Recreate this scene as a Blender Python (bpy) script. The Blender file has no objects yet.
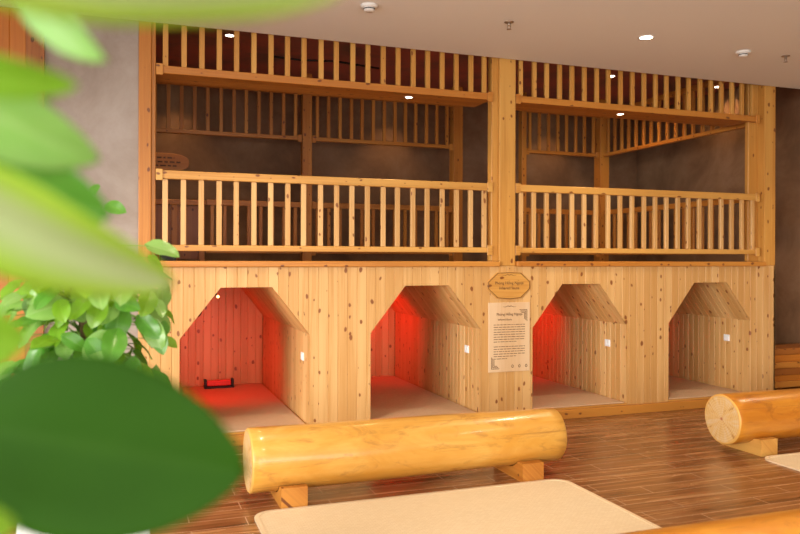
import bpy, bmesh, math, random
from mathutils import Vector, Matrix
random.seed(7)
S = bpy.context.scene
COL = S.collection

# ------------------------------------------------------------------ camera, world, exposure
DIST = 6.564            # camera to the front face of the sauna block
EYE = 1.6
YAW, ROLL = 0.3481, 0.00272
FPX = 757.4
cd = bpy.data.cameras.new('camera')
cam = bpy.data.objects.new('camera', cd)
COL.objects.link(cam)
cam.matrix_world = Matrix.Translation((0, -DIST, EYE)) @ Matrix.Rotation(-YAW, 4, 'Z') @ Matrix.Rotation(math.pi/2, 4, 'X') @ Matrix.Rotation(ROLL, 4, 'Z')
cd.sensor_width = 36
cd.lens = FPX/800*36
cd.shift_y = -8.9/800
cd.clip_start = 0.02
cd.dof.use_dof = True
cd.dof.focus_distance = 6.4
cd.dof.aperture_fstop = 2.6
S.camera = cam

w = bpy.data.worlds.new('world')
S.world = w
w.use_nodes = True
w.node_tree.nodes['Background'].inputs[0].default_value = (1.0, 0.97, 0.93, 1)
w.node_tree.nodes['Background'].inputs[1].default_value = 1.0
S.view_settings.view_transform = 'Standard'
S.view_settings.look = 'None'
S.view_settings.gamma = 1
S.view_settings.use_curve_mapping = False
S.view_settings.exposure = 0.06

def area(name, loc, rot, sx, sy, power, color):
    l = bpy.data.lights.new(name, 'AREA')
    l.shape = 'RECTANGLE'; l.size = sx; l.size_y = sy; l.energy = power; l.color = color
    o = bpy.data.objects.new(name, l); COL.objects.link(o)
    o.location = loc; o.rotation_euler = rot
    return o
# area lamps: left window daylight, frontal fill at a window added behind camera
area('window_fill', (-2.95, -6.2, 1.7), (0, -math.pi/2, 0), 2.2, 5.4, 140, (1.0, 0.96, 0.90))
area('window_fill', (0.6, -9.4, 1.55), (math.pi/2, 0, 0), 6.0, 2.2, 240, (1.0, 0.94, 0.86))
sl = bpy.data.lights.new('daylight', 'SUN')       # soft low daylight that comes in by the wide left window
sl.energy = 4.3; sl.angle = math.radians(32); sl.color = (1.0, 0.95, 0.87)
so = bpy.data.objects.new('daylight', sl); COL.objects.link(so)
so.location = (-8, -8, 3)
so.rotation_euler = Vector((1, 0.72, -0.20)).to_track_quat('-Z', 'Y').to_euler()
WARM = (1.0, 0.55, 0.22)
HALL = (1.0, 0.80, 0.56)
def spot(loc, power, angle=100, color=WARM, blend=0.6, radius=0.05):
    l = bpy.data.lights.new('lamp_beam', 'SPOT')
    l.energy = power; l.spot_size = math.radians(angle); l.spot_blend = blend
    l.color = color; l.shadow_soft_size = radius
    o = bpy.data.objects.new('lamp_beam', l); COL.objects.link(o)
    o.location = loc
    return o

# ------------------------------------------------------------------ node helpers
class NT:
    def __init__(self, name):
        self.m = bpy.data.materials.new(name); self.m.use_nodes = True
        self.t = self.m.node_tree; self.n = self.t.nodes
        self.p = self.n['Principled BSDF']; self.out = self.n['Material Output']
    def link(self, a, b): self.t.links.new(a, b)
    def new(self, typ, **kw):
        n = self.n.new(typ)
        for k, v in kw.items(): setattr(n, k, v)
        return n
    def put(self, sock, v):
        if isinstance(v, bpy.types.NodeSocket): self.link(v, sock)
        elif v is not None: sock.default_value = v
    def math(self, op, a, b=None, c=None, clamp=False):
        n = self.new('ShaderNodeMath', operation=op, use_clamp=clamp)
        self.put(n.inputs[0], a); self.put(n.inputs[1], b); self.put(n.inputs[2], c)
        return n.outputs[0]
    def coord(self, kind='UV', scale=(1, 1, 1), loc=(0, 0, 0)):
        tc = self.new('ShaderNodeTexCoord'); mp = self.new('ShaderNodeMapping')
        mp.inputs['Scale'].default_value = scale; mp.inputs['Location'].default_value = loc
        self.link(tc.outputs[kind], mp.inputs['Vector'])
        return mp.outputs[0]
    def noise(self, vec, scale=1, detail=4, rough=0.55, dist=0):
        n = self.new('ShaderNodeTexNoise')
        self.link(vec, n.inputs['Vector'])
        n.inputs['Scale'].default_value = scale; n.inputs['Detail'].default_value = detail
        n.inputs['Roughness'].default_value = rough; n.inputs['Distortion'].default_value = dist
        return n.outputs['Fac']
    def ramp(self, fac, stops):
        n = self.new('ShaderNodeValToRGB'); e = n.color_ramp.elements
        while len(e) < len(stops): e.new(0.5)
        for el, (p, c) in zip(e, stops):
            el.position = p; el.color = (*c, 1) if len(c) == 3 else c
        self.put(n.inputs[0], fac)
        return n.outputs[0]
    def mix(self, fac, a, b, mode='MIX'):
        n = self.new('ShaderNodeMix', data_type='RGBA', blend_type=mode)
        self.put(n.inputs[0], fac)
        for s, v in ((n.inputs[6], a), (n.inputs[7], b)):
            self.put(s, (*v, 1) if isinstance(v, tuple) and len(v) == 3 else v)
        return n.outputs[2]
    def bump(self, h, strength=0.2, dist=0.01):
        n = self.new('ShaderNodeBump'); n.inputs['Strength'].default_value = strength
        n.inputs['Distance'].default_value = dist
        self.link(h, n.inputs['Height']); self.link(n.outputs[0], self.p.inputs['Normal'])
    def base(self, v): self.put(self.p.inputs['Base Color'], (*v, 1) if isinstance(v, tuple) else v)
    def set(self, **kw):
        for k, v in kw.items(): self.put(self.p.inputs[k.replace('_', ' ')], v)
        return self

def simple(name, c, rough=0.5, metal=0.0, emit=None, es=0):
    n = NT(name); n.base(c); n.set(Roughness=rough, Metallic=metal)
    if emit: n.set(Emission_Color=(*emit, 1), Emission_Strength=es)
    return n.m

def pine(name, light, dark, knot, rough=0.42, knots=0.42):
    n = NT(name)
    g = n.noise(n.coord('UV', (55, 1.5, 1)), 1, 5, 0.6, 0.6)
    t = n.noise(n.coord('UV', (5, 0.25, 1)), 1, 2, 0.5)
    c = n.mix(n.ramp(g, [(0.30, (0, 0, 0)), (0.72, (1, 1, 1))]), dark, light)
    c = n.mix(n.ramp(t, [(0.38, (1, 1, 1)), (0.52, (0, 0, 0))]), c, n.mix(0.55, c, dark))
    c = n.mix(n.ramp(t, [(0.50, (0, 0, 0)), (0.62, (1, 1, 1))]), c, light)
    v = n.new('ShaderNodeTexVoronoi', voronoi_dimensions='2D')
    wv = n.new('ShaderNodeTexNoise'); n.link(n.coord('UV', (14, 9, 1)), wv.inputs['Vector']); wv.inputs['Scale'].default_value = 1
    va = n.new('ShaderNodeVectorMath', operation='MULTIPLY_ADD')
    n.link(wv.outputs['Color'], va.inputs[0]); va.inputs[1].default_value = (0.35, 0.35, 0); n.link(n.coord('UV', (12, 7.5, 1)), va.inputs[2])
    n.link(va.outputs[0], v.inputs['Vector']); v.inputs['Scale'].default_value = 1
    sep = n.new('ShaderNodeSeparateColor'); n.link(v.outputs['Color'], sep.inputs[0])
    size = n.math('MULTIPLY', n.math('SUBTRACT', sep.outputs[0], 1 - knots), 0.44)
    k = n.math('SUBTRACT', size, v.outputs['Distance'])
    core = n.math('MULTIPLY', k, 28, clamp=True)
    halo = n.math('MULTIPLY', n.math('ADD', k, 0.06), 6, clamp=True)
    halo = n.math('MULTIPLY', halo, n.math('MULTIPLY', size, 30, clamp=True))
    c = n.mix(n.math('MULTIPLY', halo, 0.55), c, n.mix(0.5, dark, knot))
    c = n.mix(n.math('MULTIPLY', core, 0.9), c, knot)
    n.base(c); n.set(Roughness=rough)
    n.bump(g, 0.08, 0.003)
    return n.m

M = {}
M['facade'] = pine('pale_pine', (0.68, 0.415, 0.165), (0.53, 0.275, 0.08), (0.21, 0.062, 0.012), 0.42, 0.46)
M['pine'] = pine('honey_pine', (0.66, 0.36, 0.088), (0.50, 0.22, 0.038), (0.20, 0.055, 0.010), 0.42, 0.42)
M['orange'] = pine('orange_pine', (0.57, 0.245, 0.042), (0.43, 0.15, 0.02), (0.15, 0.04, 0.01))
M['clad'] = pine('stained_timber', (0.56, 0.20, 0.025), (0.42, 0.13, 0.014), (0.14, 0.035, 0.008), 0.42, 0.1)
M['brownpine'] = pine('brown_pine', (0.36, 0.125, 0.022), (0.24, 0.07, 0.012), (0.09, 0.025, 0.006))

def mk_log(name, light, dark, blot):
    n = NT(name)
    a = n.noise(n.coord('UV', (3, 1.1, 1)), 1.6, 6, 0.6, 1.2)
    b = n.noise(n.coord('UV', (38, 0.9, 1)), 1, 5, 0.6, 0.5)
    d = n.noise(n.coord('UV', (6, 2.0, 1), (3, 7, 0)), 1.1, 5, 0.7, 1.5)
    c = n.mix(n.ramp(a, [(0.35, (0, 0, 0)), (0.65, (1, 1, 1))]), dark, light)
    c = n.mix(n.math('MULTIPLY', n.ramp(b, [(0.42, (1, 1, 1)), (0.6, (0, 0, 0))]), 0.35), c, dark)
    c = n.mix(n.math('MULTIPLY', n.ramp(d, [(0.53, (0, 0, 0)), (0.68, (1, 1, 1))]), 0.6), c, blot)
    e = n.noise(n.coord('UV', (60, 0.45, 1), (1, 2, 0)), 1, 3, 0.5, 0.3)
    c = n.mix(n.math('MULTIPLY', n.ramp(e, [(0.66, (0, 0, 0)), (0.70, (1, 1, 1))]), 0.5), c, blot)
    n.base(c); n.set(Roughness=0.32, Coat_Weight=0.4, Coat_Roughness=0.16)
    n.bump(n.math('ADD', a, n.math('MULTIPLY', b, 0.3)), 0.10, 0.02)
    return n.m
M['log'] = mk_log('varnished_log', (0.74, 0.43, 0.10), (0.64, 0.31, 0.045), (0.36, 0.15, 0.03))
M['logdark'] = mk_log('amber_varnished_log', (0.66, 0.28, 0.028), (0.50, 0.17, 0.012), (0.26, 0.075, 0.008))

def mk_logend():
    n = NT('log_end_grain')
    sep = n.new('ShaderNodeSeparateXYZ'); n.link(n.coord('UV'), sep.inputs[0])
    r = n.math('SQRT', n.math('ADD', n.math('POWER', sep.outputs[0], 2), n.math('POWER', sep.outputs[1], 2)))
    ang = n.math('ARCTAN2', sep.outputs[1], sep.outputs[0])
    nv = n.noise(n.coord('UV', (9, 9, 1)), 1, 4, 0.6)
    ring = n.math('SINE', n.math('MULTIPLY', n.math('ADD', r, n.math('MULTIPLY', nv, 0.03)), 330))
    comb = n.new('ShaderNodeCombineXYZ')
    n.put(comb.inputs[0], n.math('MULTIPLY', ang, 2.2)); n.put(comb.inputs[1], n.math('MULTIPLY', r, 3.0))
    ray = n.noise(comb.outputs[0], 2.2, 4, 0.6, 0.8)
    c = n.mix(n.math('MULTIPLY_ADD', ring, 0.30, 0.35), (0.70, 0.47, 0.19), (0.55, 0.30, 0.08))
    c = n.mix(n.ramp(ray, [(0.47, (0, 0, 0)), (0.62, (0.5, 0.5, 0.5))]), c, (0.66, 0.54, 0.38))
    c = n.mix(n.ramp(ray, [(0.34, (0.9, 0.9, 0.9)), (0.40, (0, 0, 0))]), c, (0.42, 0.19, 0.05))
    heart = n.math('MULTIPLY', n.math('SUBTRACT', 0.045, n.math('ADD', r, n.math('MULTIPLY', nv, 0.05))), 60, clamp=True)
    c = n.mix(heart, c, (0.40, 0.12, 0.05))
    rim = n.math('MULTIPLY', n.math('SUBTRACT', r, 0.183), 90, clamp=True)
    c = n.mix(rim, c, (0.68, 0.38, 0.09))
    n.base(c); n.set(Roughness=0.5)
    return n.m
M['logend'] = mk_logend()

def mk_floor():
    n = NT('wood_look_floor_tile')
    b = n.new('ShaderNodeTexBrick', offset=0.37, offset_frequency=2)
    n.link(n.coord('Object', (1, 1, 1), (0.2, 0.04, 0)), b.inputs['Vector'])
    for k, v in (('Scale', 1), ('Mortar Size', 0.0035), ('Brick Width', 0.9), ('Row Height', 0.15), ('Bias', 0), ('Mortar Smooth', 0.1)):
        b.inputs[k].default_value = v
    b.inputs['Color1'].default_value = (0, 0, 0, 1); b.inputs['Color2'].default_value = (1, 1, 1, 1)
    b.inputs['Mortar'].default_value = (0.5, 0.5, 0.5, 1)
    g = n.noise(n.coord('Object', (0.9, 13, 1)), 1, 5, 0.58, 1.4)
    c = n.ramp(g, [(0.30, (0.13, 0.048, 0.014)), (0.50, (0.30, 0.130, 0.046)), (0.68, (0.52, 0.26, 0.11))])
    c = n.mix(n.math('MULTIPLY', b.outputs['Color'], 0.55), c, (0.17, 0.062, 0.022))
    c = n.mix(b.outputs['Fac'], c, (0.50, 0.31, 0.19))
    n.base(c)
    n.set(Roughness=n.math('MULTIPLY_ADD', g, 0.12, 0.20))
    n.bump(n.math('SUBTRACT', 1.0, b.outputs['Fac']), 0.15, 0.003)
    return n.m
M['floor'] = mk_floor()

def mk_plaster(name, a, b, c3):
    n = NT(name)
    f = n.noise(n.coord('Object', (1, 1, 1)), 1.3, 8, 0.65, 0.4)
    h = n.noise(n.coord('Object', (1, 1, 1)), 9, 6, 0.7)
    c = n.ramp(f, [(0.32, b), (0.52, a), (0.70, c3)])
    c = n.mix(n.math('MULTIPLY', h, 0.35), c, b)
    n.base(c); n.set(Roughness=0.75)
    n.bump(h, 0.15, 0.004)
    return n.m
M['plaster'] = mk_plaster('shaded_trowelled_plaster', (0.27, 0.152, 0.078), (0.16, 0.082, 0.040), (0.36, 0.22, 0.13))  # plaster with the low light of the galleries put into its brown
M['daylitplaster'] = mk_plaster('daylit_trowelled_plaster', (0.37, 0.315, 0.275), (0.26, 0.205, 0.17), (0.45, 0.40, 0.37))  # same plaster, window light put into the colour as a paler grey
M['maroon'] = mk_plaster('maroon_ceiling_paint', (0.50, 0.16, 0.13), (0.20, 0.12, 0.11), (0.64, 0.16, 0.12))
M['ceiling'] = simple('ceiling_paint', (0.80, 0.80, 0.78), 0.8)
M['white'] = simple('white_plastic', (0.80, 0.80, 0.79), 0.4)
M['switch'] = simple('white_switch_plastic', (0.82, 0.83, 0.84), 0.35)
M['chrome'] = simple('brushed_metal', (0.45, 0.38, 0.32), 0.3, 0.9)
M['black'] = simple('black_plastic', (0.012, 0.011, 0.011), 0.5)
M['ink'] = simple('burnt_ink', (0.13, 0.06, 0.02), 0.7)
M['lamp'] = simple('lit_diffuser', (1, 0.9, 0.7), 0.5, 0, (1.0, 0.86, 0.62), 14)
M['redbulb'] = simple('glowing_red_bulb', (0.9, 0.1, 0.05), 0.4, 0, (1.0, 0.10, 0.03), 10)
M['hotbulb'] = simple('glowing_orange_bulb', (0.9, 0.4, 0.2), 0.4, 0, (1.0, 0.42, 0.14), 7)
M['element'] = simple('red_hot_element', (0.6, 0.02, 0.01), 0.4, 0, (1.0, 0.02, 0.01), 0.12)
M['soil'] = simple('potting_soil', (0.03, 0.018, 0.01), 0.9)
M['bark'] = simple('coir_pole', (0.14, 0.08, 0.04), 0.9)
M['stem'] = simple('green_stem', (0.16, 0.28, 0.06), 0.5)
M['potwhite'] = simple('white_glazed_pot', (0.85, 0.86, 0.88), 0.25)

def mk_mat(name, a, b, seam):
    n = NT(name)
    br = n.new('ShaderNodeTexBrick', offset=0.5)
    n.link(n.coord('Object'), br.inputs['Vector'])
    for k, v in (('Scale', 1), ('Mortar Size', 0.0015), ('Brick Width', 0.035), ('Row Height', 0.018), ('Bias', 0)):
        br.inputs[k].default_value = v
    br.inputs['Color1'].default_value = (*a, 1); br.inputs['Color2'].default_value = (*b, 1); br.inputs['Mortar'].default_value = (*seam, 1)
    f = n.noise(n.coord('Object', (1.2, 5, 1)), 2.0, 4, 0.6)
    n.base(n.mix(n.math('MULTIPLY', f, 0.5), br.outputs['Color'], b))
    n.set(Roughness=0.6)
    n.bump(br.outputs['Fac'], -0.1, 0.002)
    return n.m
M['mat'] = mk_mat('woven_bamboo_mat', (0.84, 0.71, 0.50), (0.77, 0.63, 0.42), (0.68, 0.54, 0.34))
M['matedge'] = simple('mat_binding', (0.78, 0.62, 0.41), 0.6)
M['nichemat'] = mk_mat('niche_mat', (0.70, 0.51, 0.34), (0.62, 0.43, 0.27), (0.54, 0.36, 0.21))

def mk_leaf(name, base, rib, trans, tw=0.45, rough=0.3, spec=0.5, centre=None):
    n = NT(name)
    sep = n.new('ShaderNodeSeparateXYZ'); n.link(n.coord('UV'), sep.inputs[0])
    au = n.math('ABSOLUTE', sep.outputs[0])
    mid = n.math('SUBTRACT', 1.0, n.math('MULTIPLY', au, 22), clamp=True)
    ph = n.math('SINE', n.math('MULTIPLY', n.math('SUBTRACT', sep.outputs[1], n.math('MULTIPLY', au, 0.55)), 60))
    vein = n.math('MULTIPLY', n.math('SUBTRACT', ph, 0.86), 5, clamp=True)
    nz = n.noise(n.coord('UV', (3, 3, 1)), 1.3, 4, 0.6)
    c = n.mix(n.math('MULTIPLY', nz, 0.6), base, rib)
    c = n.mix(n.math('MAXIMUM', n.math('MULTIPLY', mid, 0.8), n.math('MULTIPLY', vein, 0.3)), c, rib)
    if centre: c = n.mix(n.ramp(au, [(0.12, (0.9, 0.9, 0.9)), (0.40, (0, 0, 0))]), c, centre)
    n.base(c); n.set(Roughness=rough, Specular_IOR_Level=spec)
    tr = n.new('ShaderNodeBsdfTranslucent'); tr.inputs[0].default_value = (*trans, 1)
    mx = n.new('ShaderNodeMixShader'); mx.inputs[0].default_value = tw
    n.link(n.p.outputs[0], mx.inputs[1]); n.link(tr.outputs[0], mx.inputs[2])
    n.link(mx.outputs[0], n.out.inputs['Surface'])
    return n.m
M['leaf'] = mk_leaf('green_leaf', (0.055, 0.20, 0.018), (0.16, 0.36, 0.06), (0.20, 0.55, 0.02), 0.40)
M['leafdark'] = mk_leaf('shaded_green_leaf', (0.014, 0.060, 0.001), (0.020, 0.072, 0.001), (0.06, 0.20, 0.001), 0.30, 0.6, 0.12)  # darker copy of the leaf green, the big leaf's shade put into the colour
M['leafyellow'] = mk_leaf('yellow_green_leaf', (0.15, 0.33, 0.015), (0.24, 0.44, 0.05), (0.36, 0.58, 0.012), 0.45)
M['leafpale'] = mk_leaf('pale_green_leaf', (0.16, 0.36, 0.06), (0.36, 0.52, 0.20), (0.36, 0.66, 0.05), 0.40, 0.28)

M['leafedge'] = mk_leaf('pale_centre_leaf', (0.24, 0.40, 0.02), (0.30, 0.48, 0.06), (0.42, 0.55, 0.06), 0.40, 0.35, 0.4, (0.34, 0.40, 0.22))  # paler along the midrib, yellow green at the margins

# ------------------------------------------------------------------ mesh helpers
def bm_new():
    b = bmesh.new(); b.loops.layers.uv.new('UVMap'); return b
def box(bm, lo, hi, axis=2, mi=0):
    """a timber box with UVs in metres, v running along its length"""
    vs = [bm.verts.new((x, y, z)) for z in (lo[2], hi[2]) for y in (lo[1], hi[1]) for x in (lo[0], hi[0])]
    idx = [((0, 2, 3, 1), 2), ((4, 5, 7, 6), 2), ((0, 1, 5, 4), 1), ((2, 6, 7, 3), 1), ((0, 4, 6, 2), 0), ((1, 3, 7, 5), 0)]
    uv = bm.loops.layers.uv.active
    ru, rv = random.uniform(0, 90), random.uniform(0, 90)
    for q, nax in idx:
        f = bm.faces.new([vs[i] for i in q]); f.material_index = mi
        rest = [a for a in (0, 1, 2) if a != axis and a != nax]
        ua = rest[0]
        va = axis if nax != axis else [a for a in (0, 1, 2) if a not in (nax, ua)][0]
        for l in f.loops: l[uv].uv = (l.vert.co[ua] + ru + nax*0.37, l.vert.co[va] + rv)
def lathe(bm, prof, c=(0, 0, 0), seg=24, mi=0, axis='Z', smooth=True, cap=True):
    rings = []
    for r, h in prof:
        ring = []
        for k in range(seg):
            a = 2*math.pi*k/seg
            p = (r*math.cos(a), r*math.sin(a), h)
            if axis == 'X': p = (h, r*math.cos(a), r*math.sin(a))
            if axis == 'Y': p = (r*math.cos(a), h, r*math.sin(a))
            ring.append(bm.verts.new((p[0]+c[0], p[1]+c[1], p[2]+c[2])))
        rings.append(ring)
    for i in range(len(rings)-1):
        for k in range(seg):
            f = bm.faces.new((rings[i][k], rings[i][(k+1) % seg], rings[i+1][(k+1) % seg], rings[i+1][k]))
            f.smooth = smooth; f.material_index = mi
    for ring in (rings[0], rings[-1]) if cap else ():
        if len(ring) > 2:
            f = bm.faces.new(ring); f.material_index = mi
def tube(bm, pts, r0, r1=None, seg=6, mi=0):
    r1 = r0 if r1 is None else r1
    pts = [Vector(p) for p in pts]; rings = []
    for i, p in enumerate(pts):
        d = (pts[min(i+1, len(pts)-1)]-pts[max(i-1, 0)]).normalized()
        a = d.orthogonal().normalized(); b = d.cross(a)
        if i and rings:
            a = (rings[-1][0].co-pts[i-1]); a = (a-d*a.dot(d)).normalized(); b = d.cross(a)
        r = r0+(r1-r0)*i/max(1, len(pts)-1)
        rings.append([bm.verts.new(p+(a*math.cos(2*math.pi*k/seg)+b*math.sin(2*math.pi*k/seg))*r) for k in range(seg)])
    for i in range(len(rings)-1):
        for k in range(seg):
            f = bm.faces.new((rings[i][k], rings[i][(k+1) % seg], rings[i+1][(k+1) % seg], rings[i+1][k])); f.smooth = True; f.material_index = mi
    bm.faces.new(rings[0]); bm.faces.new(rings[-1])
def obj(name, bm, mat, parent=None, bevel=0.0, seg=1):
    bmesh.ops.recalc_face_normals(bm, faces=bm.faces)
    me = bpy.data.meshes.new(name); bm.to_mesh(me); bm.free()
    for m in (mat if isinstance(mat, (list, tuple)) else [mat]): me.materials.append(m)
    o = bpy.data.objects.new(name, me); COL.objects.link(o)
    if parent:
        o.parent = parent
        o.matrix_parent_inverse = Matrix.Translation(parent.location).inverted() @ Matrix.Identity(4) if False else Matrix.Identity(4)
        me.transform(Matrix.Translation(-Vector(parent.get('_o', (0, 0, 0)))))
    if bevel:
        b = o.modifiers.new('bevel', 'BEVEL'); b.width = bevel; b.segments = seg; b.limit_method = 'ANGLE'
    return o
ROOTS = {}
def tag(o, label, cat, group=None, kind=None):
    o['label'] = label; o['category'] = cat
    if group: o['group'] = group
    if kind: o['kind'] = kind
    return o
def thing(name, label, cat, loc=(0, 0, 0), group=None):
    o = bpy.data.objects.new(name, None); COL.objects.link(o)
    o.location = loc; o.empty_display_size = 0.1
    ROOTS[o.name] = Vector(loc)
    return tag(o, label, cat, group)
def part(name, bm, mat, root, bevel=0.0, seg=1, label=None, up=None):
    """mesh given in world coordinates, made a child of root (or of the part up, whose root is root)"""
    base = ROOTS[root.name]
    bmesh.ops.translate(bm, verts=bm.verts, vec=-base)
    o = obj(name, bm, mat, None, bevel, seg)
    o.parent = up or root
    if label: o['label'] = label
    return o
def solo(name, bm, mat, label, cat, loc=None, group=None, bevel=0.0, seg=1):
    """a thing that is one mesh; world coordinates, origin moved to loc"""
    if loc: bmesh.ops.translate(bm, verts=bm.verts, vec=-Vector(loc))
    o = obj(name, bm, mat, None, bevel, seg)
    if loc: o.location = loc
    return tag(o, label, cat, group)
def struct(name, bm, mat, label=None, cat='wall'):
    o = obj(name, bm, mat); o['kind'] = 'structure'
    tag(o, label or name, cat)
    return o
def sbox(name, lo, hi, mat, label, cat, axis=2):
    b = bm_new(); box(b, lo, hi, axis); return struct(name, b, mat, label, cat)

def strip(bm, O, U, V, N, a, b, lo, hi, ga=0.004, gb=0.004, t=0.02, d=0.005):
    """one plank of a tongue and groove skin: u from a to b, v from lo=(at a, at b) to hi; N is the outward normal"""
    O, U, V, N = Vector(O), Vector(U), Vector(V), Vector(N)
    fl = lambda q, u: q[0]+(q[1]-q[0])*(u-a)/(b-a)
    sec = [(a+ga, 0), (b-gb, 0), (b, -d if gb else 0), (b, -t), (a, -t), (a, -d if ga else 0)]
    bot = [bm.verts.new(O+U*u+N*n+V*fl(lo, u)) for u, n in sec]
    top = [bm.verts.new(O+U*u+N*n+V*fl(hi, u)) for u, n in sec]
    uv = bm.loops.layers.uv.active
    fs = [bm.faces.new((bot[i], bot[(i+1) % 6], top[(i+1) % 6], top[i])) for i in range(6)]
    fs += [bm.faces.new(bot), bm.faces.new(top)]
    return fs
def put_uv(bm, fs, O, U, V, ru, rv):
    uv = bm.loops.layers.uv.active
    O, U, V = Vector(O), Vector(U), Vector(V)
    for f in fs:
        for l in f.loops:
            p = l.vert.co-O
            l[uv].uv = (p.dot(U)+ru, p.dot(V)+rv)
def planked(bm, O, U, V, N, ulen, vlen, wid=0.088, t=0.02):
    """a whole rectangular planked face"""
    k = max(1, round(ulen/wid)); wid = ulen/k
    for i in range(k):
        fs = strip(bm, O, U, V, N, i*wid, (i+1)*wid, (0, 0), (vlen, vlen), t=t)
        put_uv(bm, fs, O, U, V, random.uniform(0, 90), random.uniform(0, 90))

# ------------------------------------------------------------------ the setting
CZ, UZ = 3.53, 4.0           # room ceiling, ceiling over the galleries
XL, XR, YF, YB = -3.0, 8.0, -9.5, 3.95
sbox('floor', (XL-0.2, YF-0.2, -0.1), (XR+0.2, YB+0.2, 0), M['floor'], 'glossy reddish brown wood look tile floor', 'floor', 0)
sbox('ceiling', (XL-0.2, YF-0.2, CZ), (XR+0.2, -0.03, UZ+0.15), M['ceiling'], 'plain off white lowered ceiling of the hall', 'ceiling')
sbox('ceiling_upper', (0.0, -0.03, UZ), (XR+0.2, YB+0.2, UZ+0.15), M['maroon'], 'dark maroon ceiling above the galleries', 'ceiling')
sbox('wall_back', (0.0, YB, 0), (XR+0.2, YB+0.2, UZ), M['plaster'], 'shade-toned plaster wall behind the galleries', 'wall')
sbox('wall_right', (XR, YF, 0), (XR+0.2, YB, UZ), M['plaster'], 'shade-toned plaster wall at the end of the timber block', 'wall')
sbox('wall_inner', (-0.08, 0.06, 0), (0.09, YB, UZ), M['plaster'], 'plaster wall closing the gallery beside the first post', 'wall')
sbox('wall_plaster', (XL, 0.03, 0), (0.10, 0.06, UZ), M['daylitplaster'], 'daylight-toned plaster wall behind the climbing plant', 'wall')
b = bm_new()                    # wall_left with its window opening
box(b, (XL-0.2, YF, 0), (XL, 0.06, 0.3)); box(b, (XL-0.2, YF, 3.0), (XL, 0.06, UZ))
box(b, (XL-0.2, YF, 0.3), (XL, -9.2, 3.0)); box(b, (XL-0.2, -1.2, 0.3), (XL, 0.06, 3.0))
struct('wall_left', b, M['daylitplaster'], 'plaster wall with a wide window beside the plants', 'wall')
b = bm_new()  # wall behind the camera; its unseen window is added for frontal light
box(b, (XL-0.2, YF-0.2, 0), (XR+0.2, YF, 0.5)); box(b, (XL-0.2, YF-0.2, 2.9), (XR+0.2, YF, UZ))
box(b, (XL-0.2, YF-0.2, 0.5), (-2.5, YF, 2.9)); box(b, (3.7, YF-0.2, 0.5), (XR+0.2, YF, 2.9))
struct('wall_front', b, M['ceiling'], 'wall with a wide added window facing the sauna block', 'wall')
b = bm_new()
planked(b, (-1.9, -0.02, 0), (1, 0, 0), (0, 0, 1), (0, -1, 0), 1.17, CZ, 0.12, 0.04)
struct('trim_1', b, M['clad'], 'orange stained timber cladding left of the daylight-toned plaster', 'cladding')
b = bm_new(); box(b, (-0.73, -0.03, 0), (-0.60, 0.03, CZ))
struct('trim_2', b, M['brownpine'], 'dark brown timber edge strip beside the daylight-toned plaster', 'trim')

# ------------------------------------------------------------------ sauna block with four niches
X0, X1 = 0.10, 6.87
NX = [0.428, 2.100, 3.772, 5.407]
NW, NZ0, NZ1, NZ2, CH, ND = 1.110, 0.105, 0.918, 1.345, 0.336, 2.47
HB = 1.525
cabin = thing('sauna_block', 'low knotty pine sauna block with four open eight-sided niches', 'sauna', ((X0+X1)/2, 1.2, 0))
def top_at(x):
    for nx in NX:
        if nx-1e-6 <= x <= nx+NW+1e-6:
            s = x-nx; e = min(s, NW-s)
            return NZ1+(NZ2-NZ1)*min(1, e/CH)
    return None
b = bm_new()
brk = []
for nx in NX: brk += [nx, nx+CH, nx+NW-CH, nx+NW]
pl = 0.0885
n = round((X1-X0)/pl); pl = (X1-X0)/n
O, U, V, N = (0, 0, 0), (1, 0, 0), (0, 0, 1), (0, -1, 0)
for i in range(n):
    a0, a1 = X0+i*pl, X0+(i+1)*pl
    cuts = [a0]+sorted(x for x in brk if a0+0.004 < x < a1-0.004)+[a1]
    ru, rv = random.uniform(0, 90), random.uniform(0, 90)
    for u0, u1 in zip(cuts, cuts[1:]):
        mid = (u0+u1)/2
        inside = top_at(mid) is not None
        e = 1e-5
        lo = (top_at(u0+e) or NZ1, top_at(u1-e) or NZ1) if inside else (0.09, 0.09)
        fs = strip(b, O, U, V, N, u0, u1, lo, (HB, HB), 0.0035 if u0 == a0 else 0, 0.0035 if u1 == a1 else 0, 0.022, 0.005)
        put_uv(b, fs, O, U, V, ru, rv)
part('front_panel', b, M['facade'], cabin)
for nx in NX:
    b = bm_new()
    y0 = 0.022
    D_ = ND-y0
    planked(b, (nx, y0, NZ0), (0, 1, 0), (0, 0, 1), (1, 0, 0), D_, NZ1-NZ0)
    planked(b, (nx+NW, y0, NZ0), (0, 1, 0), (0, 0, 1), (-1, 0, 0), D_, NZ1-NZ0)
    L = math.hypot(CH, NZ2-NZ1); cx, cz = CH/L, (NZ2-NZ1)/L
    planked(b, (nx, y0, NZ1), (0, 1, 0), (cx, 0, cz), (cz, 0, -cx), D_, L)
    planked(b, (nx+NW, y0, NZ1), (0, 1, 0), (-cx, 0, cz), (-cz, 0, -cx), D_, L)
    planked(b, (nx+CH, y0, NZ2), (0, 1, 0), (1, 0, 0), (0, 0, -1), D_, NW-2*CH)
    planked(b, (nx, ND, NZ0), (1, 0, 0), (0, 0, 1), (0, -1, 0), NW, NZ2-NZ0)
    part('niche_lining', b, M['facade'], cabin)
    b = bm_new(); box(b, (nx, 0.0, 0.02), (nx+NW, ND, NZ0), 0)
    part('niche_floor', b, M['pine'], cabin)
b = bm_new(); box(b, (X0, -0.045, 0.0), (X1, -0.001, 0.092), 0)
part('plinth_board', b, M['orange'], cabin, 0.006, 2)
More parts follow.
